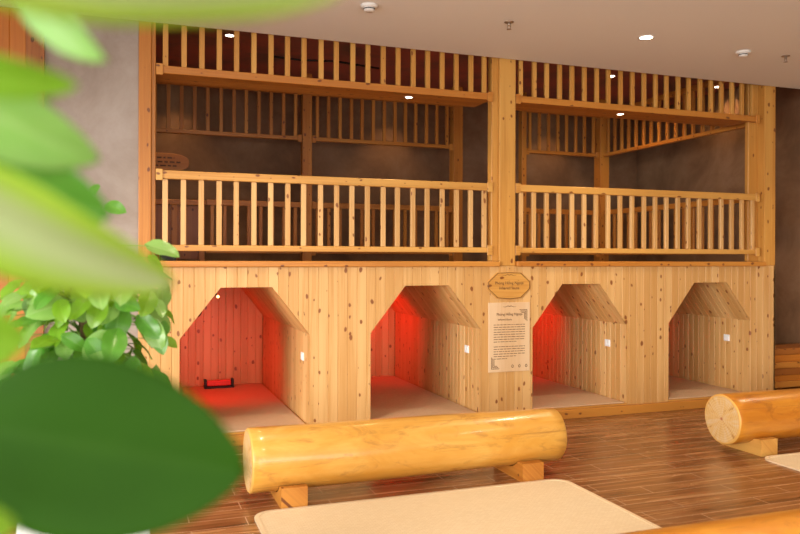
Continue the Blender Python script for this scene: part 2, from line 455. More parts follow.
for x0, x1 in ((0.236, 3.40), (3.584, 6.706)):
    b = bm_new(); box(b, (x0, -0.035, 1.52), (x1, 0.10, 1.572), 0)
    part('sill_board', b, M['orange'], cabin, 0.008, 2)
b = bm_new(); planked(b, (X1, 0.0, 0.0), (0, 1, 0), (0, 0, 1), (1, 0, 0), 3.3, HB, t=0.022)
part('side_panel', b, M['facade'], cabin)
b = bm_new()
k = 24
for i in range(k):
    y = 0.15+i*3.2/k
    box(b, (X0, y+0.003, 1.44), (X1, y+3.2/k-0.003, 1.55), 0)
part('deck', b, M['brownpine'], cabin)

# woven mats inside the niches
NTH = ['first niche with the glowing heater', 'second niche from the big green leaf', 'niche to the right of the notice', 'niche nearest the corner post']
for nx, t in zip(NX, NTH):
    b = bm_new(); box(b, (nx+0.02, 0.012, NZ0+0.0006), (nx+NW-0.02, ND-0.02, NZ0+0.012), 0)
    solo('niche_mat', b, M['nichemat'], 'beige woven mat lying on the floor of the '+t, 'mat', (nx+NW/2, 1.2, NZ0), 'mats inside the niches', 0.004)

# switches on the right wall of each niche
def switch(nx, i):
    x, y, z = nx+NW, 0.29+0.02*i, 0.695
    r = thing('wall_switch', 'small white switch on the right wall of the '+NTH[i], 'switch', (x, y, z), 'switches in the niches')
    b = bm_new(); box(b, (x-0.010, y-0.043, z-0.037), (x+0.004, y+0.043, z+0.037)); part('plate', b, M['switch'], r, 0.003)
    for s in (-1, 1):
        b = bm_new(); box(b, (x-0.014, y+s*0.016-0.013, z-0.022), (x-0.010, y+s*0.016+0.013, z+0.022)); part('rocker', b, M['white'], r, 0.002)
for i, nx in enumerate(NX): switch(nx, i)

# red heat lamps
def heat_lamp(nx, s, y, power, label, aim=None, bulb='redbulb', rad=0.035, col=(1.0, 0.006, 0.002), cone=105):
    """lamp on the left slope, s metres in from the left side; a hooded one throws its beam at aim"""
    L = math.hypot(CH, NZ2-NZ1); cx, cz = CH/L, (NZ2-NZ1)/L
    p = Vector((nx+s, y, NZ1+s*(NZ2-NZ1)/CH)); nrm = Vector((cz, 0, -cx))
    r = thing('heat_lamp', label, 'lamp', p, 'red heat lamps')
    d = nrm if aim is None else (Vector(aim)-(p+nrm*0.06)).normalized()
    q = p+nrm*0.001
    k = rad/0.035
    b = bm_new(); tube(b, [q, q+nrm*0.03*k, q+nrm*0.05*k+d*0.02*k], 0.022*k, 0.024*k, 14); part('socket', b, M['black'], r)
    c = q+nrm*0.05*k+d*0.055*k
    b = bm_new()
    bmesh.ops.create_uvsphere(b, u_segments=16, v_segments=10, radius=rad, matrix=Matrix.Translation(c))
    for f in b.faces: f.smooth = True
    part('bulb', b, M[bulb], r)
    if aim:
        b = bm_new(); lathe(b, [(0.03, -0.035), (0.062, 0.03), (0.064, 0.03), (0.032, -0.037), (0.03, -0.035)], seg=20, cap=False)
        b.transform(Matrix.Translation(c) @ d.to_track_quat('Z', 'Y').to_matrix().to_4x4())
        part('hood', b, M['black'], r)
        o = spot(c+d*(rad+0.012), power, cone, col, 1.0, 0.03); o.rotation_euler = d.to_track_quat('-Z', 'Y').to_euler()
    else:
        l = bpy.data.lights.new('heat_glow', 'POINT'); l.energy = power; l.color = col; l.shadow_soft_size = 0.02
        o = bpy.data.objects.new('heat_glow', l); COL.objects.link(o); o.location = c+d*(rad+0.02)
heat_lamp(NX[0], 0.292, 0.10, 0.35, 'small glowing lamp just inside the slanted edge of the first niche', None, 'hotbulb', 0.013, (1, 0.25, 0.08))
for (nx, y, pw_, ax, ay, az, cn), t in zip(((NX[0], 1.2, 36, 0.60, 2.0, 0.30, 140), (NX[1], 1.75, 32, NW, 2.35, 0.80, 135), (NX[2], 1.35, 32, NW, 2.0, 0.75, 130), (NX[3], 1.45, 15, NW, 2.1, 0.75, 130)), NTH):
    heat_lamp(nx, 0.17, y, pw_, 'red heat lamp under the left slope of the '+t, (nx+ax, ay, az), cone=cn)

# small heater on the floor of the first niche
hx, hy, hz = 1.01, 2.26, NZ0+0.012
h = thing('floor_heater', 'low black heater with red glowing bar on the floor of the first niche', 'heater', (hx, hy, hz))
b = bm_new(); box(b, (hx-0.165, hy-0.05, hz), (hx+0.165, hy+0.06, hz+0.022)); part('base', b, M['black'], h, 0.005)
b = bm_new(); box(b, (hx-0.135, hy-0.012, hz+0.022), (hx+0.135, hy+0.03, hz+0.085)); part('heating_element', b, M['element'], h, 0.01, 2)
for s in (-1, 1):
    b = bm_new(); box(b, (hx+s*0.15-0.014, hy-0.03, hz+0.022), (hx+s*0.15+0.014, hy+0.045, hz+0.10)); part('end_cap', b, M['black'], h, 0.006, 2)

# ------------------------------------------------------------------ posts
def post(x0, x1, y0, y1, z0, z1, label, mat, stud=None, group='posts of the gallery', sy=0.03):
    r = thing('timber_post', label, 'post', ((x0+x1)/2, (y0+y1)/2, z0), group)
    b = bm_new(); box(b, (x0, y0, z0), (x1, y1, z1)); part('shaft', b, mat, r, 0.006, 2)
    if stud:
        b = bm_new(); box(b, (stud[0], y0+sy, 1.5735), (stud[1], y1, z1)); part('side_stud', b, mat, r, 0.004)
    return r
post(0.10, 0.20, 0.0, 0.10, HB+0.001, UZ-0.001, 'honey pine post standing against the daylight-toned plaster wall', M['orange'], (0.2005, 0.235))
post(3.405, 3.58, 0.0, 0.12, HB+0.001, UZ-0.001, 'wide knotty pine post standing above the two hanging signs', M['pine'], (3.335, 3.4045))
post(6.71, 6.87, 0.0, 0.14, HB+0.001, UZ-0.001, 'wide knotty pine corner post at the firewood end of the gallery', M['pine'], (6.565, 6.7095), sy=0.09)
YK = 3.1
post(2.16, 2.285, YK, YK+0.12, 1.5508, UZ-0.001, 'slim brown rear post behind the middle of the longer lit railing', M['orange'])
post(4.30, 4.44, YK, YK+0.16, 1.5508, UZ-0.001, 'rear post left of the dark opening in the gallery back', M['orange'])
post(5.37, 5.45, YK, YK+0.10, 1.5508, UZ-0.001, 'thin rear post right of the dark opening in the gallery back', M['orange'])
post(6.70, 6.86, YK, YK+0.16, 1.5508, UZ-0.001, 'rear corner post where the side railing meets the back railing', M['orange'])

# ------------------------------------------------------------------ balustrades
def balustrade(p0, p1, zb, zt, nb, label, mat, rail_t=0.07, rail_b=0.05, blocks=True, bal_mat=None, rmat=None):
    """a railing panel from p0 to p1 (x, y) along x or along y"""
    along = 0 if abs(p1[0]-p0[0]) > abs(p1[1]-p0[1]) else 1
    L0, L1 = p0[along], p1[along]; c = p0[1-along]
    r = thing('balustrade', label, 'railing', ((p0[0]+p1[0])/2, (p0[1]+p1[1])/2, zb), 'railings of the gallery')
    rmat = rmat or mat
    def bx(name, l0, l1, c0, c1, z0, z1, ax, m, bev=0.004, label=None):
        b = bm_new()
        lo, hi = ((l0, c0, z0), (l1, c1, z1)) if along == 0 else ((c0, l0, z0), (c1, l1, z1))
        box(b, lo, hi, ax); part(name, b, m, r, bev, 1)
    bx('top_rail', L0, L1, c-0.03, c+0.03, zt-rail_t, zt, along, rmat)
    bx('bottom_rail', L0, L1, c-0.03, c+0.03, zb, zb+rail_b, along, rmat)
    step = (L1-L0)/nb
    for i in range(nb):
        l = L0+(i+0.5)*step+random.uniform(-0.004, 0.004)
        bx('baluster', l-0.022, l+0.022, c-0.016, c+0.016, zb+rail_b, zt-rail_t, 2, bal_mat or mat, 0.003)
    if blocks:
        for l, s in ((L0, 1), (L1, -1)):
            for z in (zb+rail_b/2, zt-rail_t/2):
                bx('joint_block', min(l, l+s*0.055), max(l, l+s*0.055), c-0.042, c-0.0305, z-0.05, z+0.045, along, rmat, 0.003)
L1B, L1T, L2B, L2T = 1.655, 2.325, 3.13, 3.80
yf = 0.045
balustrade((0.236, yf), (3.334, yf), L1B, L1T, 21, 'longer lit railing above the first two niches, in front of the rear posts', M['pine'], bal_mat=M['facade'])
balustrade((3.585, yf), (6.65, yf), L1B, L1T, 21, 'lit waist-high railing between the wide post and the corner post', M['pine'], bal_mat=M['facade'])
balustrade((0.236, yf), (3.334, yf), L2B, L2T, 21, 'topmost front railing left of the wide post, cut by the ceiling', M['orange'], 0.07, 0.065, bal_mat=M['pine'])
balustrade((3.585, yf), (6.65, yf), L2B, L2T, 21, 'topmost front railing right of the wide post, cut by the ceiling', M['orange'], 0.07, 0.065, bal_mat=M['pine'])
yb = YK+0.06
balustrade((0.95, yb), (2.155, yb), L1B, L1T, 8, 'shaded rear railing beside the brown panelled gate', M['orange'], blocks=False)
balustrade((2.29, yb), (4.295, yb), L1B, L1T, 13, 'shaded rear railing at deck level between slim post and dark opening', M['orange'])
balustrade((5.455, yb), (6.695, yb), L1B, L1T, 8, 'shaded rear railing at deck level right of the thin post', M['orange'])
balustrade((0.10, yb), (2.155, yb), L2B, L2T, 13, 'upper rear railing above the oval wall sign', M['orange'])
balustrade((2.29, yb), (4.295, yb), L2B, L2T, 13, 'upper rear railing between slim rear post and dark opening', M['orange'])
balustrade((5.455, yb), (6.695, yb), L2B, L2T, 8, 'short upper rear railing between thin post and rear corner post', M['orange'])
xs = 6.78
balustrade((xs, 0.145), (xs, 3.095), L1B, L1T, 18, 'side railing at deck level running back from the corner post', M['orange'], blocks=False)
balustrade((xs, 0.145), (xs, 3.095), L2B, L2T, 18, 'upper side railing running back from the corner post', M['orange'], blocks=False)

# soffit boards behind the upper front beams
for x0, x1, t in ((0.236, 3.334, 'left'), (3.585, 6.56, 'right')):
    b = bm_new()
    for i in range(3): box(b, (x0, 0.077+i*0.115, L2B+0.006), (x1, 0.077+(i+1)*0.115-0.003, L2B+0.032), 0)
    solo('soffit_board', b, M['orange'], 'flat pine soffit with one downlight, behind the upper beam %s of the wide post' % t, 'soffit', ((x0+x1)/2, 0.2, L2B))

# panelled gate on the deck at the left rear
g = thing('panelled_gate', 'brown panelled low gate at the rear of the deck beside the first post', 'gate', (0.56, yb, 1.55))
b = bm_new(); box(b, (0.22, yb-0.012, 1.58), (0.90, yb+0.012, 2.24)); part('panel', b, M['brownpine'], g)
for x in (0.20, 0.53, 0.86):
    b = bm_new(); box(b, (x, yb-0.03, 1.5508), (x+0.07, yb+0.03, 2.25)); part('stile', b, M['orange'], g, 0.004)
b = bm_new(); box(b, (0.12, yb-0.035, 2.25), (0.945, yb+0.035, 2.315), 0); part('top_rail', b, M['orange'], g, 0.004)

# black boxes near the gate
b = bm_new(); box(b, (0.29, 0.45, 1.5508), (0.43, 0.60, 1.655))
solo('equipment_box', b, M['black'], 'small black box on the deck edge below the lit railing', 'box', (0.36, 0.52, 1.55), None, 0.008)

# ------------------------------------------------------------------ signs
def text(body, size, loc, mat, root, rot=(math.pi/2, 0, 0), name='lettering'):
    c = bpy.data.curves.new(name, 'FONT'); c.body = body; c.size = size
    c.align_x = 'CENTER'; c.align_y = 'CENTER'; c.extrude = 0.0006
    c.materials.append(mat)
    tmp = bpy.data.objects.new(name, c); COL.objects.link(tmp)
    bpy.context.view_layer.update()
    me = bpy.data.meshes.new_from_object(tmp.evaluated_get(bpy.context.evaluated_depsgraph_get()))
    bpy.data.objects.remove(tmp)
    o = bpy.data.objects.new(name, me); COL.objects.link(o)
    o.location = Vector(loc)-ROOTS[root.name]; o.rotation_euler = rot; o.parent = root
    return o
def prism(bm, outline, y0, y1, mi=0):
    """outline [(x, z)] extruded from y0 to y1 with plank UVs"""
    A = [bm.verts.new((x, y0, z)) for x, z in outline]; B = [bm.verts.new((x, y1, z)) for x, z in outline]
    fs = [bm.faces.new(A), bm.faces.new(B)]
    k = len(A)
    fs += [bm.faces.new((A[i], A[(i+1) % k], B[(i+1) % k], B[i])) for i in range(k)]
    ru, rv = random.uniform(0, 50), random.uniform(0, 50)
    uv = bm.loops.layers.uv.active
    for f in fs:
        f.material_index = mi
        for l in f.loops: l[uv].uv = (l.vert.co.z+ru, l.vert.co.x+l.vert.co.y+rv)
def outline_band(bm, pts, wdt, y, t=0.001):
    k = len(pts); c = Vector((sum(p[0] for p in pts)/k, 0, sum(p[1] for p in pts)/k))
    P = [Vector((p[0], 0, p[1])) for p in pts]
    Q = [p+(c-p).normalized()*wdt for p in P]
    for i in range(k):
        j = (i+1) % k
        v = [bm.verts.new((q.x, y, q.z)) for q in (P[i], P[j], Q[j], Q[i])]
        w_ = [bm.verts.new((q.x, y+t, q.z)) for q in (P[i], P[j], Q[j], Q[i])]
        bm.faces.new(v); bm.faces.new(w_)
        for m in range(4): bm.faces.new((v[m], v[(m+1) % 4], w_[(m+1) % 4], w_[m]))
cx, cz, hw, hh = 3.507, 1.338, 0.232, 0.126
pq = thing('name_plaque', 'eight-sided pine name plaque fixed on the wide post above the notice', 'sign', (cx, -0.014, cz))
def octo(hw, hh, cutx, cutz):
    return [(cx-hw+cutx, cz-hh), (cx, cz-hh-0.012), (cx+hw-cutx, cz-hh), (cx+hw, cz-hh+cutz), (cx+hw, cz+hh-cutz), (cx+hw-cutx, cz+hh), (cx, cz+hh+0.006), (cx-hw+cutx, cz+hh), (cx-hw, cz+hh-cutz), (cx-hw, cz-hh+cutz)]
b = bm_new(); prism(b, octo(hw, hh, 0.10, 0.088), -0.014, -0.0003); part('board', b, M['pine'], pq, 0.002)
b = bm_new(); outline_band(b, octo(hw-0.006, hh-0.005, 0.10, 0.088), 0.007, -0.0155); part('border', b, M['ink'], pq)
text('Phòng Hồng Ngoại', 0.040, (cx, -0.0152, cz+0.022), M['ink'], pq)
text('Infrared Sauna', 0.038, (cx, -0.0152, cz-0.026), M['ink'], pq)
def flourish(root, x, z, s, y):
    b = bm_new()
    for sg in (-1, 1):
        pts = [(x+sg*s*t, y, z+0.010*math.sin(t*6.3)*(1-t)) for t in [i/10 for i in range(11)]]
        tube(b, pts, 0.003, 0.001, 5)
    part('ornament', b, M['ink'], root)
flourish(pq, cx, cz+0.098, 0.075, -0.0148)
nx0, nx1, nz0, nz1 = 3.285, 3.735, 0.500, 1.172
nb = thing('notice_board', 'upright pale wooden notice with printed rules between second and third niche', 'sign', ((nx0+nx1)/2, -0.012, nz0))
M['paper'] = pine('pale_notice_board', (0.70, 0.50, 0.30), (0.62, 0.40, 0.21), (0.5, 0.25, 0.10), 0.5, 0.1)
b = bm_new(); box(b, (nx0, -0.012, nz0), (nx1, -0.0003, nz1)); part('board', b, M['paper'], nb, 0.002)
ncx = (nx0+nx1)/2
text('Phòng Hồng Ngoại', 0.036, (ncx, -0.0135, nz1-0.115), M['ink'], nb)
text('Infrared Sauna', 0.026, (ncx-0.05, -0.0135, nz1-0.165), M['ink'], nb)
flourish(nb, ncx, nz1-0.04, 0.07, -0.0132)
rl = random.Random(3)
b = bm_new()                    # the small print, too small to read: rows of word-length dashes
for k in range(15):
    if k in (8,): continue
    z = nz1-0.215-k*0.0235
    x = nx0+0.055; xe = nx1-0.055 if k not in (7, 13, 14) else nx0+(0.2 if k == 14 else 0.3)
    while x < xe:
        wl = rl.uniform(0.014, 0.048)
        box(b, (x, -0.0131, z-0.003), (min(x+wl, xe), -0.0121, z+0.003)); x += wl+0.008
part('lettering', b, M['ink'], nb)
for (qx, qz, sx, sz) in ((nx1-0.03, nz1-0.07, -1, -1), (nx0+0.03, nz0+0.03, 1, 1)):
    b = bm_new()
    for k in range(3):
        L = 0.085-0.024*k; o_ = k*0.013
        xa, xb = sorted((qx+sx*o_, qx+sx*(o_+L))); za, zb = sorted((qz+sz*o_, qz+sz*(o_+0.006)))
        box(b, (xa, -0.0131, za), (xb, -0.0121, zb))
        xa, xb = sorted((qx+sx*o_, qx+sx*(o_+0.006))); za, zb = sorted((qz+sz*o_, qz+sz*(o_+L+0.03)))
        box(b, (xa, -0.0131, za), (xb, -0.0121, zb))
    part('corner_ornament', b, M['ink'], nb)
for k in range(3):
    b = bm_new(); xx = nx1-0.04-k*0.075
    outline_band(b, [(xx+0.013*math.cos(a*math.pi/4), nz0+0.052+0.016*math.sin(a*math.pi/4)) for a in range(8)], 0.006, -0.0131)
    part('symbol', b, M['ink'], nb)
# oval sign on the far wall
sx_, sz_ = 0.44, 2.86
ov = thing('oval_sign', 'small orange oval wooden sign hanging on the dark rear wall', 'sign', (sx_, YB-0.03, sz_))
b = bm_new(); prism(b, [(sx_+0.36*math.copysign(abs(math.cos(a))**0.8, math.cos(a)), sz_+0.125*math.copysign(abs(math.sin(a))**0.7, math.sin(a))) for a in [2*math.pi*i/28 for i in range(28)]], YB-0.04, YB-0.002)
part('board', b, M['orange'], ov, 0.004)
b = bm_new()
for k, (wx, z) in enumerate(((0.17, 0.06), (0.25, 0.005), (0.20, -0.045))):
    x = sx_-wx
    while x < sx_+wx:
        wl = rl.uniform(0.03, 0.08); box(b, (x, YB-0.042, sz_+z-0.010), (min(x+wl, sx_+wx), YB-0.0405, sz_+z+0.010)); x += wl+0.02
part('lettering', b, M['ink'], ov)

# ------------------------------------------------------------------ log benches
def log_bench(x0, x1, y, z, r0, r1, supports, label, mat, sup_mat, seed):
    rr = random.Random(seed)
    r = thing('log_bench', label, 'bench', ((x0+x1)/2, y, 0), 'log benches')
    bm = bm_new(); uv = bm.loops.layers.uv.active
    seg, nl = 40, 28
    ph = [rr.uniform(0, 6.28) for _ in range(4)]
    rings = []
    for i in range(nl+1):
        t = i/nl; x = x0+(x1-x0)*t
        ring = []
        for k in range(seg):
            a = 2*math.pi*k/seg
            rad = (r0+(r1-r0)*t)*(1+0.012*math.sin(2*a+ph[0]+t*2)+0.010*math.sin(3*a+ph[1]-t*3)+0.008*math.sin(7*t+ph[2])+0.006*math.sin(5*a+9*t+ph[3]))
            ring.append(bm.verts.new((x, y+rad*math.cos(a), z+rad*math.sin(a))))
        rings.append(ring)
    ru = rr.uniform(0, 30)
    for i in range(nl):
        for k in range(seg):
            q = ((i, k), (i, k+1), (i+1, k+1), (i+1, k))
            f = bm.faces.new([rings[a][c % seg] for a, c in q]); f.smooth = True
            for l, (a, c) in zip(f.loops, q): l[uv].uv = (ru+c/seg*2*math.pi*r0, a/nl*(x1-x0)+ru)
    for ring, s, rad in ((rings[0], -1, r0), (rings[-1], 1, r1)):
        # rounded arris, then the sawn face
        inner = [bm.verts.new((v.co.x+s*0.010, y+(v.co.y-y)*0.95, z+(v.co.z-z)*0.95)) for v in ring]
        for k in range(seg):
            f = bm.faces.new((ring[k], ring[(k+1) % seg], inner[(k+1) % seg], inner[k])); f.material_index = 1; f.smooth = True
            for l in f.loops: l[uv].uv = (l.vert.co.y-y, l.vert.co.z-z)
        cen = bm.verts.new((x0 if s < 0 else x1, y, z)); cen.co.x += s*0.012
        for k in range(seg):
            f = bm.faces.new((inner[k], inner[(k+1) % seg], cen)); f.material_index = 1
            for l in f.loops: l[uv].uv = (l.vert.co.y-y, l.vert.co.z-z)
    part('log', bm, [mat, M['logend']], r)
    for sx in supports:
        # a squared bearer hollowed to take the log
        t = (sx-x0)/(x1-x0); rad = (r0+(r1-r0)*t)*1.012
        bm = bm_new()
        ys = [y-0.225+i*0.45/18 for i in range(19)]
        prof = []
        for yy in ys:
            dy = yy-y
            h_ = z-math.sqrt(max(0, rad*rad-dy*dy)) if abs(dy) < rad else 9
            prof.append((yy, max(0.03, min(0.135, h_))))
        pts = [(ys[0], 0.0), (ys[-1], 0.0)]+[(p[0], p[1]) for p in reversed(prof)]
        A = [bm.verts.new((sx-0.085, p[0], p[1])) for p in pts]; B = [bm.verts.new((sx+0.085, p[0], p[1])) for p in pts]
        fs = [bm.faces.new(A), bm.faces.new(B)]+[bm.faces.new((A[i], A[(i+1) % len(A)], B[(i+1) % len(A)], B[i])) for i in range(len(A))]
        uvb = bm.loops.layers.uv.active; o1, o2 = rr.uniform(0, 50), rr.uniform(0, 50)
        for f in fs:
            for l in f.loops: l[uvb].uv = (l.vert.co.z+l.vert.co.x+o1, l.vert.co.y+o2)
        part('bearer', bm, sup_mat, r)
    return r
log_bench(0.765, 3.045, -1.57, 0.272, 0.213, 0.197, (1.02, 2.75), 'pale varnished log bench at the rear edge of the large bamboo mat', M['log'], M['orange'], 1)
log_bench(4.66, 6.95, -1.575, 0.272, 0.205, 0.20, (4.93, 6.65), 'amber varnished log bench showing its sawn end, before the last niche', M['logdark'], M['pine'], 2)
log_bench(0.75, 3.45, -3.99, 0.262, 0.205, 0.205, (1.05, 3.1), 'amber varnished log bench at the front edge of the large bamboo mat', M['logdark'], M['orange'], 5)

# ------------------------------------------------------------------ floor mats
def floor_mat(x0, x1, y0, y1, label):
    r = thing('bamboo_mat', label, 'mat', ((x0+x1)/2, (y0+y1)/2, 0), 'bamboo mats on the floor')
    def rounded(e, rad):
        pts = []
        for cx_, cy_, a0 in ((x1-e-rad, y1-e-rad, 0), (x0+e+rad, y1-e-rad, 90), (x0+e+rad, y0+e+rad, 180), (x1-e-rad, y0+e+rad, 270)):
            for i in range(7):
                a = math.radians(a0+15*i); pts.append((cx_+rad*math.cos(a), cy_+rad*math.sin(a)))
        return pts
    o, i_ = rounded(0, 0.12), rounded(0.028, 0.098)
    bm = bm_new()
    vi = [bm.verts.new((p[0], p[1], 0.009)) for p in i_]; vb = [bm.verts.new((p[0], p[1], 0.001)) for p in i_]
    bm.faces.new(vi); bm.faces.new(vb); k = len(vi)
    for j in range(k): bm.faces.new((vi[j], vi[(j+1) % k], vb[(j+1) % k], vb[j]))
    part('woven_panel', bm, M['mat'], r)
    bm = bm_new()
    R = [[bm.verts.new((p[0], p[1], z)) for p in q] for q, z in ((i_, 0.001), (i_, 0.012), (o, 0.012), (o, 0.001))]
    for a in range(4):
        for j in range(k):
            bm.faces.new((R[a][j], R[a][(j+1) % k], R[(a+1) % 4][(j+1) % k], R[(a+1) % 4][j]))
    part('binding', bm, M['matedge'], r)
floor_mat(0.745, 2.985, -3.72, -1.805, 'large pale bamboo mat on the floor before the pale log bench')
floor_mat(4.78, 7.00, -3.72, -1.83, 'pale bamboo mat on the floor before the amber log with sawn end')

# ------------------------------------------------------------------ ceiling fittings
def downlight(x, y, z, label, power, angle=95, on=True, rad=0.055, color=WARM, blend=0.6):
    r = thing('downlight', label, 'downlight', (x, y, z), 'recessed downlights')
    b = bm_new(); lathe(b, [(rad, -0.004), (rad*1.3, -0.004), (rad*1.32, 0.0), (rad, 0.0), (rad, -0.004)], (x, y, z), 28, cap=False); part('ring', b, M['white'], r)
    b = bm_new(); lathe(b, [(rad*0.98, -0.0035), (rad*0.98, -0.001)], (x, y, z), 24); part('diffuser', b, M['lamp'], r)
    if power: spot((x, y, z-0.02), power, angle, color, blend)
downlight(4.264, -1.09, CZ, 'lit downlight in the hall ceiling between sprinkler and smoke detector', 120, 110, color=HALL, blend=0.8)
for x, y, t in ((0.9, -1.09, 'nearest the daylight-toned plaster, in the row of smoke detectors'), (7.6, -1.09, 'nearest the end wall, in the row of smoke detectors'),
                (0.9, -4.2, 'above the tall plants'), (4.264, -4.2, 'above the front end of the large mat'), (7.6, -4.2, 'above the mat by the end wall')):
    downlight(x, y, CZ, 'lit downlight in the hall ceiling '+t, 120, 110, color=HALL, blend=0.8)
for x in (2.54, 4.94): downlight(x, 0.20, L2B+0.006, 'lit soffit downlight behind the upper beam '+('left' if x < 3 else 'right')+' of the wide post', 24, 130, rad=0.032)
for x, t in ((1.055, 'first post'), (6.0, 'middle of the shorter top railing'), (7.76, 'corner post')): downlight(x, 1.75 if x < 5 else 1.85, UZ, 'lit downlight in the dark upper ceiling near the '+t, 60 if x < 7 else 22, 130, rad=0.045)
for x in (0.65, 3.62, 6.3): downlight(x, 3.62, UZ, 'lit downlight in the dark upper ceiling above the rear wall', 28, 80, rad=0.045)

def smoke(x, y, t):
    r = thing('smoke_detector', t, 'smoke detector', (x, y, CZ), 'smoke detectors')
    b = bm_new(); lathe(b, [(0.001, -0.022), (0.062, -0.022), (0.066, -0.008), (0.066, 0.0), (0.001, 0)], (x, y, CZ), 28); part('base', b, M['white'], r)
    b = bm_new(); lathe(b, [(0.001, -0.050), (0.035, -0.049), (0.042, -0.040), (0.042, -0.022), (0.001, -0.022)], (x, y, CZ), 24); part('sensor', b, M['white'], r)
    b = bm_new(); lathe(b, [(0.043, -0.036), (0.0435, -0.036), (0.0435, -0.028), (0.043, -0.028)], (x, y, CZ), 24, cap=False); part('vent_ring', b, M['black'], r)
smoke(1.745, -1.05, 'round white smoke detector at the top edge beside the big leaf')
smoke(5.398, -1.03, 'round white smoke detector near the corner post end of the ceiling')
def sprinkler(x, y, t):
    r = thing('sprinkler', t, 'sprinkler', (x, y, CZ), 'ceiling sprinklers')
    b = bm_new(); lathe(b, [(0.001, -0.008), (0.036, -0.006), (0.040, 0.0), (0.001, 0.0)], (x, y, CZ), 24); part('rosette', b, M['chrome'], r)
    b = bm_new(); lathe(b, [(0.010, -0.03), (0.012, -0.006)], (x, y, CZ), 12); part('stem', b, M['chrome'], r)
    b = bm_new()
    for s in (-1, 1): tube(b, [(x+s*0.012, y, CZ-0.03), (x+s*0.014, y, CZ-0.045), (x, y, CZ-0.058)], 0.003, 0.003, 6)
    lathe(b, [(0.001, -0.061), (0.020, -0.060), (0.020, -0.058), (0.001, -0.058)], (x, y, CZ), 16)
    part('deflector', b, M['chrome'], r)
sprinkler(2.943, -1.05, 'small metal ceiling sprinkler above the wide post')
sprinkler(5.892, -1.05, 'small metal ceiling sprinkler beside the farther smoke detector')
b = bm_new(); tube(b, [(1.6, 2.4, UZ-0.012), (2.0, 2.45, UZ-0.012), (2.4, 2.35, UZ-0.012), (3.0, 2.5, UZ-0.012)], 0.012, 0.012, 8)
solo('cable', b, M['black'], 'black cable running along the dark upper ceiling', 'cable')

# ------------------------------------------------------------------ stacked planks beside the corner post
rp = random.Random(4)
z = 0.0
names = ['lowest plank of the stack beside the corner post', 'second plank from the floor in the stack beside the corner post', 'third plank from the floor in the stack beside the corner post',
         'fourth plank from the floor in the stack beside the corner post', 'fifth plank from the floor in the stack beside the corner post', 'topmost plank of the stack beside the corner post']
z = 0.09
for s in (0, 1):
    b = bm_new(); xx = 7.05+s*0.65; box(b, (xx, 0.28, 0.0), (xx+0.09, 0.62, 0.0895), 1)
    solo('bearer', b, M['brownpine'], ('shorter' if s else 'dark')+' squared bearer on the floor under the plank stack, '+('near the plaster wall' if s else 'near the corner post'), 'timber', (xx+0.045, 0.45, 0))
for i in range(6):
    hgt = rp.uniform(0.070, 0.085); off = rp.uniform(-0.02, 0.02)
    b = bm_new(); box(b, (6.96+rp.uniform(0, 0.03), 0.27+off, z), (7.96-rp.uniform(0, 0.02), 0.62+off, z+hgt), 0)
    solo('plank', b, [M['orange'], M['clad'], M['brownpine']][i % 3], 'brown '+names[i], 'plank', (7.45, 0.45, z), 'planks stacked beside the corner post', 0.006)
    z += hgt+0.0005

# ------------------------------------------------------------------ plants
def unproject(px, py, d):
    """world point seen at photo pixel (px, py), d metres in front of the camera plane"""
    return cam.matrix_world @ Vector(((px-400)/FPX*d, (258.1-py)/FPX*d, -d))
def leaf_mesh(bm, base, tip, normal, width, bend=0.15, fold=0.18, nl=14, nw=5, wave=0.02, heart=1.0, rnd=random):
    """a heart-shaped leaf blade with a folded midrib, drooping towards the tip"""
    base, tip, N = Vector(base), Vector(tip), Vector(normal)
    L = (tip-base).length; T = (tip-base)/L
    N = (N-T*N.dot(T)).normalized(); W = T.cross(N)
    uv = bm.loops.layers.uv.active
    ph = rnd.uniform(0, 6.28)
    grid = []
    for i in range(nl+1):
        t = i/nl
        m_ = 0.37
        hw = width*0.5*max(0.0, 1-(abs(t-m_)/(m_ if t < m_ else 1-m_))**2.0)**(0.74 if t > m_ else 0.5)
        hw = max(hw, 0.0006)
        row = []
        for j in range(-nw, nw+1):
            s = j/nw
            back = heart*0.13*L*abs(s)**1.2*max(0, 1-t*3.2)
            p = base+T*(t*L-back)+W*(s*hw)
            p += N*(bend*L*(4*t*(1-t))*0.5+fold*hw*abs(s)**1.1-0.25*fold*hw*s*s+wave*L*math.sin(t*9+ph+s)*abs(s)*0.5)
            row.append((bm.verts.new(p), (s*0.5, t)))
        grid.append(row)
    for i in range(nl):
        for j in range(2*nw):
            q = (grid[i][j], grid[i][j+1], grid[i+1][j+1], grid[i+1][j])
            f = bm.faces.new([a[0] for a in q]); f.smooth = True
            for l, a in zip(f.loops, q): l[uv].uv = a[1]
F = (cam.matrix_world.to_3x3() @ Vector((0, 0, -1))).normalized()
RT = (cam.matrix_world.to_3x3() @ Vector((1, 0, 0))).normalized()
UPV = Vector((0, 0, 1))

# tall plant right in front of the camera, its pot out of the frame
px_, py_ = unproject(-170, 258, 0.62)[:2]
fp = thing('tall_leafy_plant', 'large-leaved green plant very close at the left edge, out of focus', 'plant', (px_, py_, 0))
b = bm_new(); lathe(b, [(0.001, 0), (0.13, 0), (0.17, 0.34), (0.18, 0.36), (0.165, 0.36), (0.155, 0.33), (0.001, 0.33)], (px_, py_, 0), 32); part('pot', b, M['potwhite'], fp)
b = bm_new(); lathe(b, [(0.001, 0.331), (0.15, 0.331), (0.001, 0.345)], (px_, py_, 0), 24); part('soil', b, M['soil'], fp)
b = bm_new(); lathe(b, [(0.022, 0.30), (0.022, 1.86), (0.015, 1.88)], (px_, py_, 0), 14); part('coir_pole', b, M['bark'], fp)
